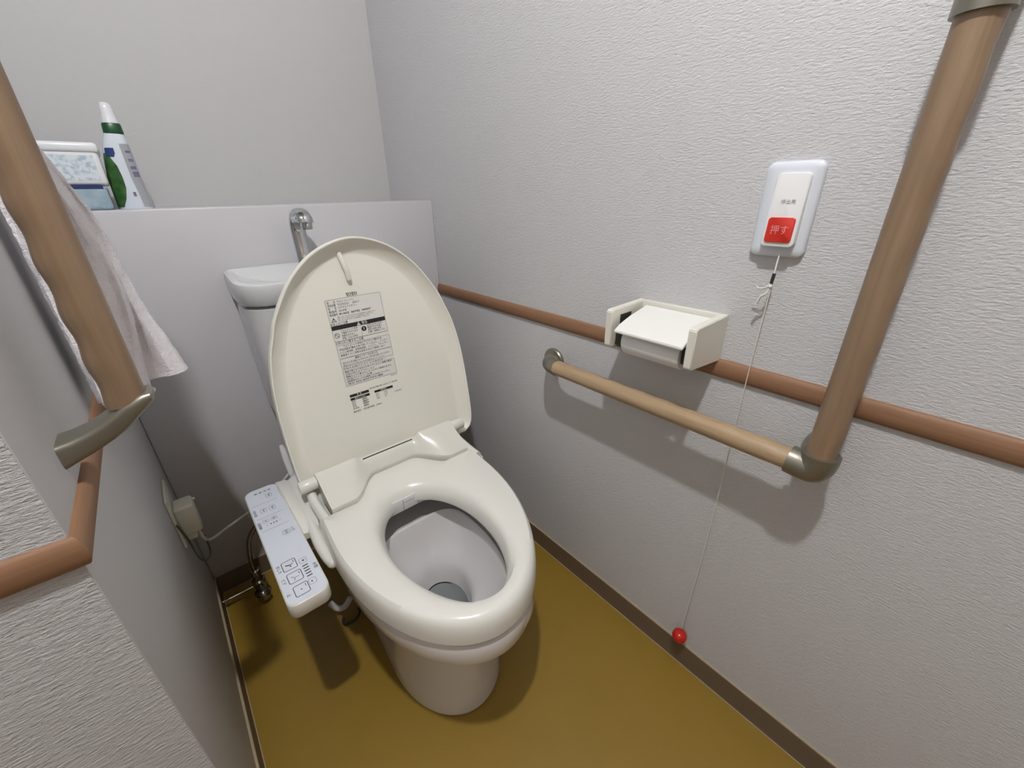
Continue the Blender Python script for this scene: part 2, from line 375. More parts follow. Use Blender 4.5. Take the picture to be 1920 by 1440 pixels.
# bidet body behind the seat
bm = NB()
def brec(x0, x1, y0, y1, z, r=.03, n=5):
    pts = []
    for cx, cy, a0 in ((x1-r, y0+r, -90), (x1-r, y1-r, 0), (x0+r, y1-r, 90), (x0+r, y0+r, 180)):
        for k in range(n+1):
            a = math.radians(a0+90*k/n); pts.append((cx+r*math.cos(a), cy+r*math.sin(a), z))
    return pts
loft(bm, [brec(-.565, -.175, -.455, -.18, .3822), brec(-.567, -.173, -.457, -.18, .386), brec(-.567, -.173, -.452, -.18, .398), brec(-.562, -.178, -.36, -.182, .405, .02), brec(-.56, -.18, -.348, -.185, .44, .02), brec(-.555, -.185, -.338, -.192, .452, .02)])
obj('bidet_body', bm, 'body', toilet)
# hinge cover: two raised lobes and a low waist between them
bm = NB()
HX = -0.378
def sst(a, b, x): t = min(1, max(0, (x-a)/(b-a))); return t*t*(3-2*t)
NX, NY = 72, 14
top = []
for i in range(NX+1):
    x = -0.166+0.332*i/NX; ax = abs(x)
    k = sst(.045, .12, ax); k2 = sst(.062, .082, ax)
    yf = -.357-.067*k; yt = -.338
    zt = .466+.018*k2; col = []
    for j in range(NY+1):
        u = j/NY; y = yt+(yf-yt)*(u**1.0)
        z = zt-(zt-.4395)*(sst(0, 1, u)*.35+u*.65) if True else 0
        z -= .004*(1-k2)*math.sin(PI*u)*(-1)
        if j == 0: z -= .006
        col.append((HX+x, y, z))
    top.append(col)
rings = []
for i, col in enumerate(top):
    x = col[0][0]; ring = [(x, -.331, .42), (x, -.331, col[0][2]-.006)] + col + [(x, col[-1][1]-.0015, .4345), (x, col[-1][1], .42)]
    rings.append(ring)
loft(bm, rings)
hc = obj('hinge_cover', bm, 'body', toilet)
for s in (-1, 1):
    bm = NB(); lathe(bm, [(.008, 0), (.0125, .0015), (.0135, .004), (.0135, .034), (.012, .036)] if s > 0 else [(.012, -.036), (.0135, -.034), (.0135, -.004), (.0125, -.0015), (.008, 0)], (HX+s*.1655, -.349, .464), 'X')
    obj('hinge_pin', bm, 'seat', hc)
# nozzle shutter seen through the seat opening
bm = NB(); box(bm, (-.462, -.462, .3825), (-.335, -.458, .4145), .002)
bm2 = NB(); box(bm2, (HX-.062, -.3392, .4640), (HX+.062, -.3372, .4672)); obj('cover_slot', bm2, 'dark', hc, label='dark slot between lid and cover')
sh = obj('nozzle_shutter', bm, 'white', toilet)
bm = NB(); P = Plane((-.40, -.4624, .398), (1, 0, 0), (0, 0, 1), .0002)
for x in (-.012, .022): P.line(bm, x, -.015, x, .015, .0009)
P.line(bm, -.012, .006, .022, .006, .0008)
obj('panel_joint', bm, 'ink_g', sh)
# seat ring
bm = NB()
N = 360
def seat_out(k):
    th = 2*PI*k/N; c, s = math.cos(th), math.sin(th)
    if s <= 0: q = 1/math.sqrt((c/.187)**2+(s/.323)**2)
    else: q = 1/((abs(c)/.187)**7+(s/.152)**7)**(1/7)
    x, y = q*c, -.5+q*s
    if s > 0 and y > -.43:   # notch for the hinge cover
        ax = abs(x); kk = sst(.045, .12, ax)
        y = min(y, -.3585-.0675*kk)
    return C(y)+x, y
def seat_in(k):
    th = 2*PI*k/N; c, s = math.cos(th), math.sin(th)
    a = .164 if s < 0 else .152
    return -.408+.091*c, -.61+a*s
PROF = [(1.0, .3925), (1.0, .402), (.992, .414), (.965, .426), (.92, .434), (.84, .4385), (.65, .4395), (.45, .4385), (.30, .4355), (.18, .430), (.09, .422), (.03, .412), (0.0, .401), (.01, .3945), (.06, .3915)]
rings = []
for u, z in PROF:
    r = []
    for k in range(N):
        O, I = seat_out(k), seat_in(k)
        dx, dy = O[0]-I[0], O[1]-I[1]; L = math.hypot(dx, dy)
        # keep the rounding radii constant in metres rather than proportional to the local width
        if u > .5: d = L-(1-u)*.095
        else: d = u*.088
        if .4 < u < .7: d = L*.55 if u > .5 else L*.42
        if u == .30: d = min(.03, L*.3)
        lift = .006*sst(-.62, -.36, O[1]-.0)*0
        r.append((I[0]+dx*d/L, I[1]+dy*d/L, z+lift))
    rings.append(r)
rings.append(rings[0]); loft(bm, rings, cap0=False, cap1=False)
bmesh.ops.remove_doubles(bm, verts=bm.verts, dist=1e-6)
seat = obj('seat', bm, 'seat', toilet)
for s in (-1, 1):       # hinge ears of the seat beside the cover
    bm = NB(); x = C(-.37)+s*.180
    pts = spline([(x-s*.003, -.455, .4265), (x-s*.002, -.41, .428), (x-s*.001, -.372, .432), (x-s*.002, -.352, .440)], 5)
    tube(bm, pts, lambda t: .0105-.001*t, 16, flat=1.05); sph(bm, pts[-1], .0096)
    obj('seat_ear', bm, 'seat', seat)
# lid: shallow tray, open side to the front
TL = math.radians(8); LC = -0.357; LO = Vector((LC, -.345, .45)); LU = Vector((0, math.sin(TL), math.cos(TL))); LN = Vector((0, -math.cos(TL), math.sin(TL)))
HW = [(-.02, .188), (-.012, .204), (0, .213), (.03, .219), (.1, .2205), (.18, .2185), (.24, .2125), (.29, .202), (.32, .191), (.35, .180), (.38, .163), (.41, .143), (.43, .126), (.45, .104), (.465, .083), (.476, .061), (.4835, .040), (.4885, .018), (.4900, .0)]
def lid_outline(N2=56):
    pts = spline([(w, s, 0) for s, w in HW], 6)
    # resample by length
    L = [0]
    for a, b in zip(pts[:-1], pts[1:]): L.append(L[-1]+(b-a).length)
    out = []
    for i in range(N2):
        t = L[-1]*i/N2; j = max(k for k in range(len(L)) if L[k] <= t+1e-12); j = min(j, len(pts)-2)
        f = (t-L[j])/max(L[j+1]-L[j], 1e-9); p = pts[j].lerp(pts[j+1], f); out.append((p.x, p.y))
    left = [(-x, y) for x, y in reversed(out)]
    return out + [(0, HW[-1][0])] + left
OUT = lid_outline()
def inset(poly, d, dbot=None):
    n = len(poly); res = []
    for i in range(n):
        a = Vector(poly[i-1]); b = Vector(poly[i]); c = Vector(poly[(i+1) % n])
        t = ((b-a).normalized()+(c-b).normalized())
        if t.length < 1e-6: t = (c-b)
        t.normalize(); nn = Vector((-t.y, t.x))
        q = b+nn*d
        res.append((q.x, q.y))
    return res
def clampx(poly, smin): return [(x, max(s, smin)) for x, s in poly]
def L3(x, s, n): return LO+Vector((x, 0, 0))+LU*s+LN*n
bm = NB()
o0, o1 = inset(OUT, 0), inset(OUT, .0018)
o2, o3, o4 = clampx(inset(OUT, .008), -.012), clampx(inset(OUT, .022), .000), clampx(inset(OUT, .034), .010)
rings = [[L3(x, s, -.004) for x, s in o0], [L3(x, s, 0) for x, s in o1], [L3(x, s, -.0005) for x, s in inset(OUT, .004)], [L3(x, s, -.008) for x, s in o2],
         [L3(x, s, -.020) for x, s in o3], [L3(x, s, -.0245) for x, s in clampx(inset(OUT, .031), .008)], [L3(x, s, -.025) for x, s in o4]]
# back shell
back = [[L3(x, s, -.012) for x, s in inset(OUT, -.0005)], [L3(x, s, -.030) for x, s in inset(OUT, .008)], [L3(x, s, -.036) for x, s in inset(OUT, .022)]]
loft(bm, rings, cap0=False, cap1=True)
loft(bm, [rings[0]]+back, cap0=False, cap1=True)
bmesh.ops.remove_doubles(bm, verts=bm.verts, dist=1e-6)
lid = obj('lid', bm, 'lid', toilet)
bm = NB(); tube(bm, [L3(-.0235, .460, -.023), L3(-.0215, .445, -.018), L3(-.018, .425, -.016), L3(-.016, .4085, -.019)], .0052, 14)
sph(bm, L3(-.0235, .460, -.023), .0052); sph(bm, L3(-.016, .4085, -.019), .0052)
obj('bumper', bm, 'seat', lid)
# printed warning label and maker's name (plane of the recessed panel)
LP = Plane(L3(0, 0, -.025), (1, 0, 0), LU, .0003)
bm = NB(); 
for gx in (-.0255, -.0137):      # slab-serif letters of the maker's name
    LP.rect(bm, gx-.0026, .3800, gx+.0026, .3811); LP.rect(bm, gx-.0026, .3788, gx-.0020, .3800); LP.rect(bm, gx+.0020, .3788, gx+.0026, .3800)
    LP.rect(bm, gx-.0008, .3748, gx+.0008, .3800); LP.rect(bm, gx-.0018, .3740, gx+.0018, .3748)
for gx in (-.0196, -.0078):
    a_ = [bm.verts.new(LP.p(gx+.0030*math.cos(2*PI*k/24), .37755+.0036*math.sin(2*PI*k/24))) for k in range(24)]
    b_ = [bm.verts.new(LP.p(gx+.0015*math.cos(2*PI*k/24), .37755+.0029*math.sin(2*PI*k/24))) for k in range(24)]
    for k in range(24): bm.faces.new((a_[k], a_[(k+1) % 24], b_[(k+1) % 24], b_[k]))
obj('maker_mark', bm, 'ink', lid)
bm = NB(); LP.rect(bm, -.0745, .1835, .0475, .3725); lab = obj('warning_label', bm, 'label', lid, label='clear warning label with fine print')
LP.lift = .0006
bm = NB()
LP.frame(bm, -.0735, .2845, .0455, .3725, .0005, .002, 1); 
for i, (a, b) in enumerate([('品　　名', 'ウォシュレットJ'), ('商品品番', 'TCF2221　#SC1'), ('色　　名', 'パステルアイボリー'), ('製造年', '2018年'), ('製造番号', '81A02  60742  00007')]):
    y = .3665-i*.0064
    LP.text(bm, a, -.0705, y, .0058, width=.0165, bold=.0001); LP.text(bm, b, -.0505, y, .0056, width=(.034, .046, .040, .017, .068)[i], bold=.0001)
LP.poly(bm, [(-.0700, .3265), (-.0590, .3265), (-.0645, .3355)]); LP.poly(bm, [(-.0680, .3275), (-.0610, .3275), (-.0645, .3335)], 2, .0008); LP.text(bm, '!', -.0645, .3300, .0062, 'CENTER', bold=.0003, h=.0010)
for i, (x0, x1) in enumerate([(-.056, .028), (-.056, .022), (-.056, .012)]): LP.text(bm, '感電・火災・けがのおそれがあります 取扱説明書をよくお読みください', x0, .3345-i*.0036, .0030, width=x1-x0, mi=1)
LP.text(bm, '安全上のご注意', -.0740, .3215, .0068, width=.036, bold=.0002)
LP.rect(bm, -.0735, .3095, .0455, .3185); LP.poly(bm, [(-.020, .3103), (-.0115, .3103), (-.0157, .3178)], 2, .0008); LP.text(bm, '!', -.0157, .3134, .0052, 'CENTER', bold=.0003, h=.0010)
LP.text(bm, '警告', -.009, .314, .0070, width=.0125, mi=2, h=.0008)
LP.frame(bm, -.0735, .2850, .0455, .3185, .0005, .002, 1); LP.line(bm, -.0130, .2855, -.0130, .3095, .0004, 1)
LP.ring(bm, -.0655, .2975, .0052, .0010); LP.line(bm, -.0690, .3010, -.0620, .2940, .0010); LP.disc(bm, -.0065, .3010, .0055); LP.text(bm, '!', -.0065, .3010, .0075, 'CENTER', mi=2, bold=.0004, h=.0008)
for i, s_ in enumerate(['ウォシュレット本体', 'や電源プラグに水や', '洗剤をかけない', '感電・火災の原因']): LP.text(bm, s_, -.0565, .3060-i*.0056, .0054, width=(.036, .036, .029, .033)[i], mi=0 if i < 3 else 1, bold=.00015)
for i, s_ in enumerate(['お手入れのときは', '電源プラグを抜く', '感電や故障の原因', '分解・修理をしない']): LP.text(bm, s_, .0010, .3065-i*.0052, .0050, width=(.034, .033, .031, .040)[i], mi=0 if i != 2 else 1, bold=.00015)
LP.text(bm, 'お手入れに関するご注意', -.0730, .2805, .0066, width=.060, bold=.0002)
LP.frame(bm, -.0725, .2480, .0465, .2765, .0005, .002, 1); LP.frame(bm, -.0725, .2280, .0465, .2470, .0005, .002, 1); LP.frame(bm, -.0725, .1850, .0465, .2200, .0005, .002, 1)
TXT = ['ウォシュレット本体はプラスチック製のため', '中性洗剤を薄めた布で拭いてください。シンナー', 'トイレ用洗剤、住宅用洗剤、ベンジン、クレンザー', '塩酸系トイレ洗剤は変色するので使用しない']
for i, s_ in enumerate(TXT): LP.text(bm, s_, -.0690+(.010 if i == 0 else 0), .2725-i*.0062, .0056, width=(.086, .110, .108, .100)[i], bold=.00012)
LP.text(bm, '着座センサーのお手入れ', -.0400, .2430, .0054, width=.052, bold=.00012)
LP.text(bm, '汚れたときは乾いたやわらかい布で拭き取ってください', -.0690, .2368, .0052, width=.108, bold=.00012)
LP.text(bm, '凍結のおそれがあるときは水抜きをしてください', -.0690, .2310, .0048, width=.096, mi=1)
LP.text(bm, '修理を依頼されるときは販売店へ', -.0715, .2240, .0044, width=.098, mi=1)
for i in range(6): LP.text(bm, ['便座や便ふたに水をかけないでください 故障の原因', '定期点検をおすすめします', '便器のふちに乗らないでください 破損のおそれ', '低温やけどに注意', '長期間使わないときは電源プラグを抜いてください', '取扱説明書'][i], -.0690, .2165-i*.0054, .0048, width=(.108, .066, .106, .058, .100, .082)[i], mi=0 if i % 2 == 0 else 1, bold=.0001)
LP.rect(bm, -.0712, .1588, -.0275, .1648); LP.text(bm, '定 格', -.050, .1618, .0050, 'CENTER', mi=2, h=.0008)
LP.rect(bm, -.0712, .1510, -.0275, .1565); LP.text(bm, '電源 AC100V', -.050, .1537, .0042, 'CENTER', mi=2, h=.0008)
LP.rect(bm, -.0157, .1525, .0292, .1578); LP.text(bm, '消費電力', .0065, .1551, .0042, 'CENTER', mi=2, h=.0008)
for i in range(4):
    LP.text(bm, ('便座', '温水', '定格', '周波数')[i], -.0705, .1470-i*.0052, .0046, mi=1); LP.text(bm, ('50W', '284W', '300W', '60Hz')[i], -.0460, .1470-i*.0052, .0052, bold=.0001)
    if i < 3: LP.text(bm, ('給水', '圧力', '温度')[i], -.0140, .1480-i*.0050, .0042, mi=1); LP.text(bm, ('0.05', '0.75', '35')[i], .0060, .1480-i*.0050, .0046)
LP.text(bm, '株式会社　日本国内専用　JAPAN', -.0715, .1236, .0048, width=.066, bold=.0001)
LP.text(bm, '商用電源100Vで使用', -.026, .1655, .0042, width=.068, mi=1); LP.text(bm, 'D0A29SX', .032, .1415, .0042, mi=1); LP.text(bm, 'D44510R', .030, .1815, .0042, mi=1)
obj('fine_print', bm, ['ink', 'ink_g', 'labelw'], lab, smooth=False)
# left arm of the bidet: control panel, side arm, ear along the bowl
PX0, PX1, PY0, PY1, PZ = -.6705, -.6045, -.590, -.228, .4250
bm = NB()
def pr(ins, z, r=.017, dy=0): return brec(PX0+ins, PX1-ins, PY0+ins+dy, PY1-ins, z, r)
loft(bm, [pr(.005, .391, .012, .004), pr(.001, .394, .015, .002), pr(0, .398), pr(0, .4225), pr(.0008, .4243, .0165), pr(.0022, .4250, .015)])
cp = obj('control_panel', bm, 'body', toilet)
bm = NB(); loft(bm, [pr(.0022, .4250, .015), pr(.0024, .4256, .015)]); cf = obj('panel_face', bm, 'cpanel', cp, label='pale blue-grey panel face')
CP = Plane((0, 0, .4257), (0, -1, 0), (1, 0, 0), .0002)     # text runs from the wall towards the sitter: u = -y, v = +x
CP.n = Vector((0, 0, 1))
bm = NB()
def U(y): return -y
# four marks, two divider lines, lamps
for i, x in enumerate((-.650, -.641, -.632, -.624)): CP.text(bm, '節電便座'[i], U(-.2475), x, .0062, 'CENTER', bold=.0003)
for y in (-.2905, -.3385, -.3815): CP.line(bm, U(y), -.6640, U(y), -.6165, .0006, 1)
for (x, y) in ((-.6285, -.268), (-.648, -.315), (-.632, -.316)):
    CP.frame(bm, U(y)-.008, x-.0055, U(y)+.008, x+.0055, .0005, .003, 1); CP.line(bm, U(y)-.004, x-.001, U(y)+.005, x+.001, .0016, 1); CP.disc(bm, U(y)-.004, x+.002, .0014, 1)
CP.text(bm, '洗浄位置', U(-.3150), -.6638, .0056, 'CENTER', bold=.0002); CP.text(bm, '温度調節', U(-.3605), -.6638, .0056, 'CENTER', bold=.0002)
for x, s_ in ((-.6515, '水'), (-.637, '座')): CP.frame(bm, U(-.352)-.006, x-.0055, U(-.352)+.006, x+.0055, .0005, .002, 1); CP.text(bm, s_, U(-.352), x, .0062, 'CENTER', bold=.0002)
for i, x in enumerate((-.652, -.645, -.640, -.635, -.629)): CP.rect(bm, U(-.3665)-(.0004 if i in (0, 4) else .0013), x-.0013, U(-.3665)+(.0004 if i in (0, 4) else .0013), x+.0013)
CP.frame(bm, U(-.410)-.007, -.6345, U(-.410)+.007, -.6220, .0005, .003, 1); CP.text(bm, '脱臭', U(-.410), -.6283, .0060, 'CENTER', mi=1); CP.text(bm, '入/切', U(-.4085), -.6165, .0062, 'CENTER', mi=1, bold=.0002)
BT = [(-.4985, -.6455), (-.5310, -.6445), (-.5640, -.6430)]
for y, x in BT:
    CP.frame(bm, U(y)-.0125, x-.0115, U(y)+.0125, x+.0115, .0010, .0035, 0)
    CP.line(bm, U(y)-.009, x+.0075, U(y)-.002, x+.0075, .0010, 1)
y, x = BT[0]; CP.line(bm, U(y)-.002, x-.006, U(y)+.001, x+.001, .0022); CP.line(bm, U(y)+.001, x+.001, U(y)-.001, x+.0055, .0016); CP.disc(bm, U(y)+.0042, x+.0012, .0014)
y, x = BT[1]; CP.line(bm, U(y)-.003, x-.006, U(y)+.002, x-.0005, .0008, 1); CP.line(bm, U(y)+.002, x-.0005, U(y)+.0015, x+.006, .0008, 1); CP.line(bm, U(y)+.002, x-.0005, U(y)+.008, x-.003, .0008, 1)
y, x = BT[2]; CP.disc(bm, U(y), x, .0012)
for (y, x), s_ in zip(BT, ('おしり', 'ビデ', '止')): CP.text(bm, s_, U(y), -.6626, .0068, 'CENTER', bold=.0002)
for y in (-.5035, -.5590): CP.frame(bm, U(y)-.0068, -.6305, U(y)+.0068, -.6185, .0005, .003, 1)
CP.text(bm, '+', U(-.5035), -.6245, .009, 'CENTER', bold=.0003); CP.text(bm, '-', U(-.5590), -.6245, .010, 'CENTER', bold=.0004)
for i in range(5): CP.rect(bm, U(-.5170-i*.0068)-.0011, -.6290, U(-.5170-i*.0068)+.0011, -.6200)
CP.text(bm, '水勢', U(-.5280), -.6115, .0075, 'CENTER', bold=.0003)
obj('panel_print', bm, ['ink', 'ink_g'], cf, smooth=False)
bm = NB()      # side arm bridging the body and the control panel
def arm(y, x0, x1, zt, zb): return [(x0, y, zb), (x0, y, zt-.010), (x0+.006, y, zt-.004), ((x0*.6+x1*.4), y, zt-.006), ((x0+x1)/2, y, zt-.010), ((x0*.25+x1*.75), y, zt-.003), (x1-.004, y, zt), (x1, y, zt-.006), (x1, y, zb)]
loft(bm, [arm(-.232, -.612, -.552, .430, .386), arm(-.262, -.611, -.552, .434, .386), arm(-.30, -.610, -.553, .434, .386), arm(-.34, -.609, -.556, .428, .386), arm(-.375, -.608, -.560, .420, .386), arm(-.40, -.6075, -.565, .414, .387), arm(-.412, -.607, -.568, .408, .388)])
obj('side_arm', bm, 'gloss', toilet)
bm = NB(); pts = spline([(-.578, -.36, .400), (-.5815, -.41, .399), (-.5845, -.45, .396), (-.5835, -.485, .392), (-.580, -.505, .388)], 6)
tube(bm, pts, lambda t: .0125-.002*t, 16, flat=.95); sph(bm, pts[-1], .0105)
obj('side_ear', bm, 'gloss', toilet)
bm = NB(); pts = spline([(-.569, -.225, .415), (-.5695, -.222, .45), (-.571, -.219, .48), (-.573, -.216, .503)], 6)
tube(bm, pts, lambda t: .003+.005*math.sin(PI*min(1, .15+t*.8)), 12, flat=.5, ref=(0, 1, 0)); obj('drain_lever', bm, 'white', toilet)
# small white plastic elbow at the foot, dark ring on it
bm = NB(); tube(bm, spline([(-.578, -.283, .050), (-.567, -.292, .030), (-.551, -.298, .028), (-.532, -.298, .046)], 8), .0075, 14)
el = obj('drain_elbow', bm, 'white', toilet)
bm = NB(); tube(bm, [(-.545+.022*math.cos(a), -.325+.018*math.sin(a), .016+.006*math.cos(a)) for a in [PI*k/10 for k in range(8, 22)]], .0035, 10); obj('drain_ring', bm, 'dark', el)

# ================================================================== stop valve and hose
t = thing('stop_valve', (-.704, -.10, 0), 'plated brass water stop valve near the floor behind the control panel', 'valve')
bm = NB(); lathe(bm, [(.021, 0), (.021, .004), (.012, .007), (.011, .028), (.015, .030), (.0165, .036), (.0165, .050), (.012, .054), (.010, .07), (.0125, .072), (.0125, .088), (.006, .09)], (-.704, -.075, 0)); body = obj('valve_body', bm, 'chrome_d', t)
bm = NB(); sph(bm, (-.704, -.121, .032), .017, (1, .75, 1)); tube(bm, [(-.704, -.08, .035), (-.704, -.12, .034)], .009, 14); obj('handle', bm, 'chrome_d', t)
bm = NB(); tube(bm, [(-.795, -.075, .035), (-.71, -.075, .035)], .0035, 10); obj('supply_pipe', bm, 'chrome_d', t)
bm = NB(); tube(bm, spline([(-.704, -.075, .085), (-.703, -.075, .13), (-.690, -.06, .18), (-.655, -.05, .21), (-.60, -.05, .22)], 8), .006, 12); obj('hose', bm, 'chrome_d', t)

# ================================================================== outlet, plug, cables
bm = NB(); box(bm, (XL, -.205, .335), (XL+.006, -.105, .460), .003); o = obj('wall_outlet', bm, 'plug', origin=(XL, -.155, .33)); tag(o, 'ivory wall outlet plate low on the left wall beside the boxing', 'outlet')
t = thing('power_plug', (XL+.03, -.175, .36), 'ivory mains plug box with cable, pushed into the outlet low on the left wall', 'plug')
bm = NB(); box(bm, (XL+.006, -.199, .358), (XL+.041, -.154, .430), .006, 3); box(bm, (XL+.008, -.195, .343), (XL+.028, -.158, .375), .004); obj('plug_body', bm, 'plug', t)
bm = NB(); lathe(bm, [(.003, 0), (.003, .004)], (XL+.041, -.161, .420), 'X', 12); obj('test_button', bm, 'white', t)
bm = NB(); tube(bm, spline([(XL+.03, -.18, .352), (XL+.034, -.185, .330), (-.755, -.16, .300), (-.72, -.12, .285), (-.68, -.10, .285), (-.63, -.10, .30), (-.56, -.11, .36)], 8), .0036, 10); obj('mains_cable', bm, 'cable', t)
bm = NB(); tube(bm, spline([(XL+.004, -.205, .400), (XL+.012, -.213, .36), (XL+.016, -.215, .31), (XL+.022, -.20, .283), (XL+.034, -.185, .285), (XL+.036, -.175, .33)], 8), .0018, 8); obj('earth_wire', bm, 'cableg', t)

# ================================================================== grab bars
def wavy(path, r, amp, nw, side, n=20):
    bm = NB(); side = Vector(side); N_ = len(path); rings = []
    for i, p in enumerate(path):
        p = Vector(p); t = (Vector(path[min(i+1, N_-1)])-Vector(path[max(i-1, 0)])).normalized()
        u = (side-t*side.dot(t)).normalized(); w = t.cross(u); s = i/(N_-1)
        d = amp*(0.5-0.5*math.cos(2*PI*nw*s))
        ring = []
        for k in range(n):
            a = 2*PI*k/n; c = math.cos(a); rr = r-(d*max(0, c)**1.5)
            ring.append(p+(u*c+w*math.sin(a))*rr)
        rings.append(ring)
    loft(bm, rings); return bm
BX, BR, BZ, BY = -.062, .018, .6563, -1.068
t = thing('grab_bar', (-.05, -.82, .62), 'L-shaped wooden grab bar on the right wall under the call button', 'grab bar')
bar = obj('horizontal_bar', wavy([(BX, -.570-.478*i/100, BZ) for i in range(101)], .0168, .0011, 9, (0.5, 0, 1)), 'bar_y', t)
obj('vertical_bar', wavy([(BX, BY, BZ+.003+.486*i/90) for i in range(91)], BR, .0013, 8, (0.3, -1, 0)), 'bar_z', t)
bm = NB(); lathe(bm, [(.0305, 0), (.0305, -.005), (.028, -.008)], (0, -.510, .638), 'X', 28)
tube(bm, spline([(-.004, -.512, .640), (-.024, -.522, .645), (-.044, -.538, .651), (-.057, -.556, .6555), (BX, -.577, BZ)], 6), lambda q: .0182+.0008*q, 20)
obj('end_bracket', bm, 'metal', t)
bm = NB()
tube(bm, spline([(BX, BY+.034, BZ), (BX, BY+.018, BZ-.001), (BX, BY+.004, BZ+.001), (BX, BY, BZ+.014), (BX, BY, BZ+.025)], 6), lambda q: .0204+.0022*q, 22)
tube(bm, spline([(BX, BY+.010, BZ), (-.04, BY+.010, BZ+.003), (-.02, BY+.014, BZ+.008), (0, BY+.014, BZ+.010)], 6), .0180, 20)
obj('corner_bracket', bm, 'metal', t)
bm = NB(); tube(bm, spline([(BX, BY, 1.1435), (BX, BY, 1.168), (-.056, BY, 1.186), (-.035, BY, 1.196), (0, BY, 1.198)], 6), .0218, 20)
lathe(bm, [(.029, 0), (.029, -.006), (.025, -.010)], (0, BY, 1.198), 'X', 28); obj('top_bracket', bm, 'metal', t)
LX, LY = -.7365, -.600
t = thing('grab_bar', (LX, LY, .78), 'upright wooden grab bar in the left foreground with a towel behind it', 'grab bar')
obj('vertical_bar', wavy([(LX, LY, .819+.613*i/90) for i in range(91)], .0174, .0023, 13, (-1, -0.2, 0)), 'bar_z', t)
bm = NB()
loft(bm, [[(x, LY+q[0], (zt+zb)/2+q[1]) for q in rrect(w, zt-zb, min(.006, (zt-zb)*.45), 4)] for x, zb, zt, w in
          ((XL, .7720, .7985, .0400), (-.786, .7760, .8000, .0385), (-.775, .7800, .8030, .0380), (-.765, .7845, .8070, .0380), (-.756, .7890, .8115, .0385), (-.747, .7942, .8170, .0390), (-.738, .8000, .8225, .0390), (-.730, .8065, .8255, .0375), (-.723, .8120, .8285, .0365), (-.7165, .8175, .8285, .0330), (-.714, .8205, .8270, .0240))])
obj('bottom_bracket', bm, 'metal', t)
bm = NB(); tube(bm, spline([(LX, LY, 1.420), (LX, LY, 1.44), (-.75, LY, 1.455), (XL, LY, 1.458)], 6), .021, 20); obj('top_bracket', bm, 'metal', t)

# ================================================================== towel on its ring
TY = -.36
t = thing('towel_ring', (XL, TY, 1.10), 'metal towel ring on the left wall behind the upright grab bar', 'towel ring')
bm = NB(); lathe(bm, [(.02, 0), (.02, .006), (.008, .01), (.008, .035)], (XL, TY, 1.205), 'X'); obj('mount', bm, 'metal', t)
bm = NB(); tube(bm, [(XL+.033, TY+.075*math.sin(a), 1.150+.055*math.cos(a)) for a in [2*PI*k/40 for k in range(41)]], .0035, 10); obj('ring', bm, 'metal', t)
towel = thing('hand_towel', (-.74, TY, .72), 'white terry hand towel hanging behind the left grab bar', 'towel')
def leaf(y0, y1, prof, seed, zb_l, zb_r):
    # prof: list of (z, outer x); a hanging fold between the wall side and its free edge
    rnd = random.Random(seed); bm = NB(); rings = []
    zs = [q[0] for q in prof]
    NZ = 60
    for i in range(NZ+1):
        f = i/NZ; z = prof[0][0]+(prof[-1][0]-prof[0][0])*f
        for (za, xa), (zb, xb) in zip(prof[:-1], prof[1:]):
            if zb <= z <= za+1e-9: xo = xa+(xb-xa)*(za-z)/(za-zb+1e-9); break
        else: xo = prof[-1][1]
        xi = XL+.012; ring = []
        yc = (y0+y1)/2; hw = (y1-y0)/2*(0.55+0.45*f)
        n = 44
        for k in range(n):
            a = 2*PI*k/n; c, s = math.cos(a), math.sin(a)
            X = (xi+xo)/2+(xo-xi)/2*math.copysign(abs(c)**.75, c)
            wob = .0045*math.sin(a*5+seed+z*16)+.003*math.sin(a*9-z*31+seed*2)+.0008*rnd.uniform(-1, 1)
            Y = yc+(hw+wob)*math.copysign(abs(s)**.9, s)
            zz = z
            if i > NZ-8: zz = z-(i-(NZ-8))/8*((zb_l-zb_r)*((X-xi)/(xo-xi)-1))*-1
            ring.append((X+.0008*rnd.uniform(-1, 1), Y, zz))
        rings.append(ring)
    loft(bm, rings); return bm
obj('front_fold', leaf(-.43, -.385, [(1.11, -.752), (1.06, -.738), (1.00, -.722), (.95, -.715), (.90, -.712), (.86, -.716), (.82, -.722), (.785, -.726), (.762, -.728)], 1, 0, 0), 'towel', towel)
obj('rear_fold', leaf(-.385, -.335, [(1.11, -.75), (1.05, -.732), (1.00, -.716), (.95, -.7085), (.90, -.705), (.86, -.699), (.82, -.690), (.79, -.684), (.768, -.680)], 5, 0, 0), 'towel', towel)
bm = NB(); tube(bm, spline([(XL+.02, -.43, .763), (-.755, -.433, .762), (-.735, -.431, .762), (-.727, -.415, .765)], 6), .0045, 10);
obj('hem', bm, 'hem', towel)

# ================================================================== paper holder
t = thing('paper_holder', (0, -.805, .752), 'cream plastic toilet paper holder on the right wall above the grab bar', 'paper holder')
def plate(y0, y1, cut):
    bm = NB(); prof = [(0, .748), (-.098, .757), (-.1015, .760), (-.1015, .820), (-.098, .8235), (0, .826)]
    n = len(prof); rings = [[(x, y, z) for x, z in prof] for y in (y0, y1)]
    loft(bm, rings); bmesh.ops.bevel(bm, geom=list(bm.edges), offset=.0012, segments=2, affect='EDGES'); return bm
obj('side_plate', plate(-.8885, -.8755, False), 'holder', t); lp = obj('side_plate', plate(-.7385, -.7255, True), 'holder', t)
bm = NB(); box(bm, (-.078, -.7392, .772), (-.046, -.7384, .812)); obj('spring_slot', bm, 'dark', lp)
bm = NB(); box(bm, (-.010, -.876, .750), (0, -.738, .826), .001); obj('back_plate', bm, 'holder', t)
bm = NB(); A = Vector((-.0135, 0, .8195)); B_ = Vector((-.1065, 0, .7915)); th = .0045
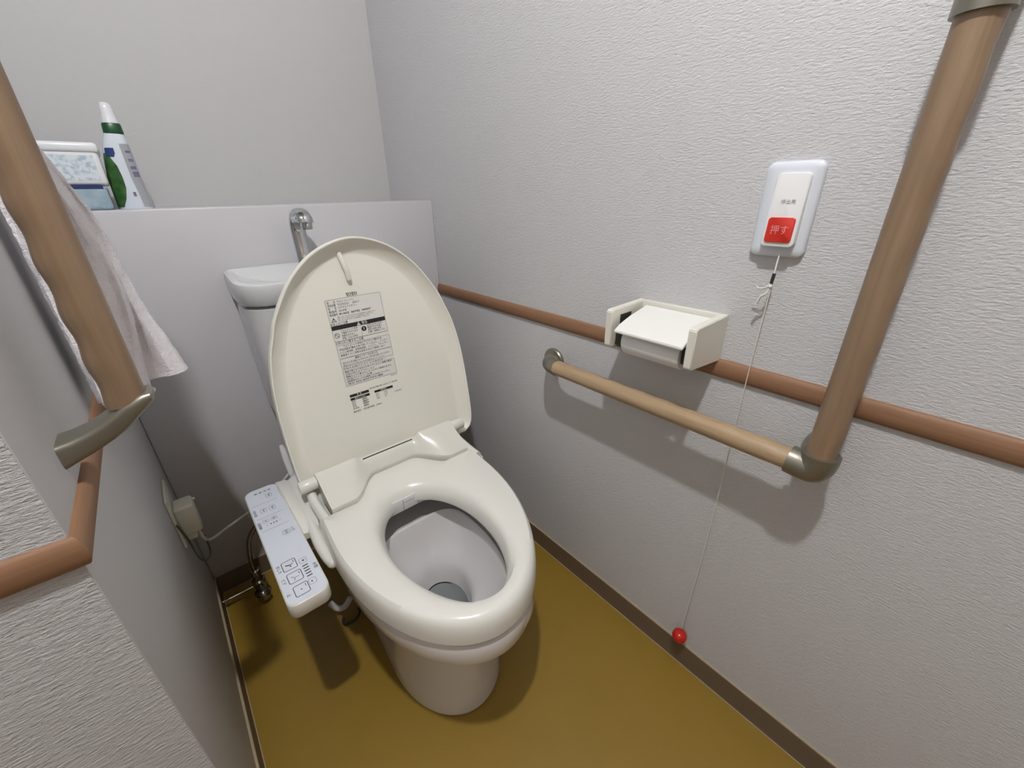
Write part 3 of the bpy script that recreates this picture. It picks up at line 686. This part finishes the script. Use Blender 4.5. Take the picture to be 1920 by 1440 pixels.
prof = [A, A.lerp(B_, .5)+Vector((0, 0, .0035)), A.lerp(B_, .85)+Vector((0, 0, .003)), B_, B_+Vector((.001, 0, -th)), A.lerp(B_, .5)+Vector((0, 0, .0035-th)), A+Vector((0, 0, -th))]
loft(bm, [[(p.x, y, p.z) for p in prof] for y in (-.8725, -.7475)]); bmesh.ops.bevel(bm, geom=[e for e in bm.edges], offset=.0011, segments=2, affect='EDGES')
obj('flap', bm, 'flap', t, label='white paper cutter flap')
for y0, y1 in ((-.8755, -.8640), (-.7540, -.7385)):
    bm = NB(); box(bm, (-.088, y0, .7585), (-.050, y1, .785), .002); obj('roll_support', bm, 'dark', t)
bm = NB(); lathe(bm, [(.0, -.0535), (.025, -.0535), (.0265, -.0515), (.0265, .0515), (.025, .0535), (.0, .0535)], (-.069, -.809, .7700), 'Y', 40)
o = obj('toilet_paper_roll', bm, 'paper', origin=(-.069, -.809, .7435)); tag(o, 'white toilet paper roll held under the flap of the wall holder', 'toilet paper')

# ================================================================== call button
t = thing('call_button', (0, -.934, .9215), 'white wall call button plate with red push button on the right wall', 'call button')
def yz_slab(bm, cy, cz, layers, r, mi=0):   # layers: (x, width, height)
    loft(bm, [[(x, cy-q[0], cz+q[1]) for q in rrect(w, h, rr)] for x, w, h, rr in layers], mi=mi)
bm = NB(); yz_slab(bm, -.9345, .980, [(0, .068, .118, .010), (-.004, .069, .119, .010), (-.0075, .067, .117, .009), (-.0095, .062, .112, .008), (-.0105, .050, .100, .005)], 0)
obj('cover_plate', bm, 'swplate', t)
bm = NB()
def un(w, h, r, dx): return [((-.0105-dx-(.006*(1-(q[1]+.0445)/.089))*(1 if dx > .001 else 0)), -.9375-q[0], .9805+q[1]) for q in rrect(w, h, r)]
loft(bm, [un(.0405, .0905, .006, 0), un(.0405, .0905, .006, .0035), un(.0395, .0895, .0055, .0045), un(.037, .087, .005, .005)])
cu_ = obj('call_unit', bm, 'swunit', t)
nrm = Vector((-.089, 0, .006)).normalized()       # the unit's face leans out towards its foot
up_ = Vector((.006, 0, .089)).normalized()
FP = Plane(Vector((-.0105-.005-.003, -.9375, .9805)), (0, -1, 0), up_, .0002)
bm = NB()
for h0, w, hh, r in ((.0, .0320, .0310, .004), (.0016, .0320, .0310, .004), (.0022, .0308, .0298, .0035)): pass
loft(bm, [[FP.p(q[0], -.0240+q[1], h) for q in rrect(w, hh, r)] for h, w, hh, r in ((0, .0325, .0315, .004), (.0016, .0325, .0315, .004), (.0022, .0311, .0301, .0035))])
rb = obj('push_button', bm, 'red', cu_, label='red push button')
FP.lift = .0025; bm = NB(); FP.text(bm, '押す', 0, -.0245, .0125, 'CENTER', width=.0215); obj('button_print', bm, 'pink', rb, smooth=False)
FP.lift = .0003; bm = NB(); FP.text(bm, '呼出用', .0015, .0105, .0060, 'CENTER', width=.0165, bold=.0001); obj('unit_print', bm, 'ink_g', cu_, smooth=False)
# pull cord
t = thing('pull_cord', (-.02, -.935, .09), 'thin white pull cord with red bead hanging from the call button', 'pull cord')
bm = NB(); tube(bm, spline([(-.012, -.9420, .926), (-.017, -.9430, .91), (-.02, -.9440, .897)], 5), .0010, 8); tube(bm, spline([(-.02, -.9440, .884), (-.02, -.942, .70), (-.02, -.942, .40), (-.02, -.936, .13)], 8), .00075, 8)
obj('cord', bm, 'cord', t)
bm = NB(); tube(bm, [(-.02, -.9440, .900), (-.02, -.9430, .886)], .0022, 10); obj('clasp', bm, 'dark', t)
bm = NB(); tube(bm, spline([(-.02, -.944, .888), (-.0225, -.938, .880), (-.021, -.930, .8775), (-.021, -.925, .879)], 6), .0013, 8); tube(bm, spline([(-.02, -.943, .884), (-.022, -.9405, .872), (-.021, -.934, .866), (-.020, -.930, .855)], 6), lambda q: .0011+.0012*q, 8); sph(bm, (-.0205, -.943, .882), .003, seg=12)
obj('knot', bm, 'cord', t)
bm = NB(); lathe(bm, [(.003, .0135), (.0095, .0115), (.0145, .006), (.0155, 0), (.0145, -.006), (.0095, -.0105), (.004, -.0125)], (-.02, -.9345, .105)); obj('bead', bm, 'redball', t, label='red bead')

# ================================================================== things on the ledge
t = thing('cleaner_bottle', (-.665, .10, ZLG), 'white cleaner bottle with a dark green collar standing on the ledge', 'bottle')
BP = [(0, .0285, .019, 0), (.004, .0295, .020, 0), (.03, .029, .020, 0), (.06, .0275, .0195, -.0005), (.09, .025, .0185, .0015), (.115, .0215, .017, .004), (.132, .0175, .0155, .0065), (.138, .0155, .0145, .007)]
def bring(hw, hd, dx, z, n=28): return [(-.666+dx+hw*math.copysign(abs(math.cos(2*PI*k/n))**.8, math.cos(2*PI*k/n)), .10+hd*math.copysign(abs(math.sin(2*PI*k/n))**.8, math.sin(2*PI*k/n)), ZLG+z) for k in range(n)]
bm = NB(); loft(bm, [bring(a, b, dx, z) for z, a, b, dx in BP]); bb = obj('bottle_body', bm, 'bottle', t)
bm = NB(); loft(bm, [bring(.0158, .0150, .0075, .1375), bring(.0160, .0152, .008, .140), bring(.0150, .0145, .0085, .154), bring(.0140, .0135, .0088, .156)]); obj('collar', bm, 'green', t, label='dark green collar')
bm = NB(); loft(bm, [bring(.0140, .0135, .0088, .156), bring(.0120, .0115, .009, .168), bring(.0108, .0108, .0092, .172), bring(.0103, .0103, .0093, .182), bring(.0085, .0085, .0093, .1885), bring(.005, .005, .0093, .1915), bring(.001, .001, .0093, .192)]); obj('cap', bm, 'cap', t)
def wrap(pts, off=.0006):        # a print that follows the bottle's front surface; pts (x rel, z rel)
    out = []
    for x, z in pts:
        for (z0, a0, b0, d0), (z1, a1, b1, d1) in zip(BP[:-1], BP[1:]):
            if z0 <= z <= z1: f = (z-z0)/(z1-z0); a, b, d = a0+(a1-a0)*f, b0+(b1-b0)*f, d0+(d1-d0)*f; break
        xx = max(-.97, min(.97, x)); th = math.acos(abs(xx)**(1/.8)); y = -b*math.sin(th)**.8
        out.append((-.666+d+a*xx*1.01, .10+y-off, ZLG+z))
    return out
def strip(bm, rows, mi=0):
    R = [[bm.verts.new(p) for p in wrap([(x0+(x1-x0)*k/6, z) for k in range(7)])] for z, x0, x1 in rows]
    for a, b in zip(R[:-1], R[1:]):
        for i in range(6): bm.faces.new((a[i], a[i+1], b[i+1], b[i])).material_index = mi
bm = NB(); strip(bm, [(.004, -.92, -.62), (.02, -.95, -.35), (.04, -.96, -.15), (.06, -.96, -.12), (.08, -.96, -.25), (.095, -.96, -.55), (.103, -.95, -.80)]); obj('leaf_print', bm, 'leaf', bb, label='green leaf print')
bm = NB(); strip(bm, [(.096, -.75, -.30), (.103, -.85, -.2), (.112, -.85, -.25)], 0); strip(bm, [(.004, .48, .95), (.03, .42, .95), (.06, .36, .95), (.09, .30, .95), (.12, .22, .95)], 1)
strip(bm, [(.060, .55, .9), (.070, .55, .9)], 2); strip(bm, [(.074, .5, .85), (.080, .5, .85)], 2); strip(bm, [(.088, .5, .85), (.093, .5, .85)], 2); strip(bm, [(.104, .5, .85), (.108, .5, .85)], 2); strip(bm, [(.024, .12, .28), (.032, .12, .28)], 3)
obj('bottle_print', bm, ['navy', 'greyl', 'purple', 'ink_g'], bb)
bm = NB(); box(bm, (-.790, .030, ZLG), (-.7005, .150, ZLG+.0435), .006, 3); o = obj('wipe_pack', bm, 'bluepack', origin=(-.745, .09, ZLG)); tag(o, 'blue-grey wipe pack on the ledge under the white floral case', 'pack')
bm = NB(); box(bm, (-.786, .0285, ZLG+.0385), (-.7045, .031, ZLG+.0435)); obj('pack_shade', bm, 'navy', o, label='painted shade along the top edge under the case')  # dark strip paints the shadow gap below the overhanging case
t = thing('wipe_case', (-.74, .09, ZLG+.044), 'white wipe case with pale blue floral print stacked on the blue-grey pack', 'case')
bm = NB(); box(bm, (-.790, .028, ZLG+.044), (-.694, .155, ZLG+.104), .006, 3); o = obj('case_body', bm, 'wetcase', t)
bm = NB(); box(bm, (-.7925, .025, ZLG+.098), (-.6905, .158, ZLG+.1155), .006, 3); obj('case_lid', bm, 'wetcase', t)
bm = NB(); Plane((-.742, .028, ZLG+.073), (1, 0, 0), (0, 0, 1), .0003).rect(bm, -.042, -.021, .040, .021); obj('floral_label', bm, 'floral', o, label='pale blue floral label')
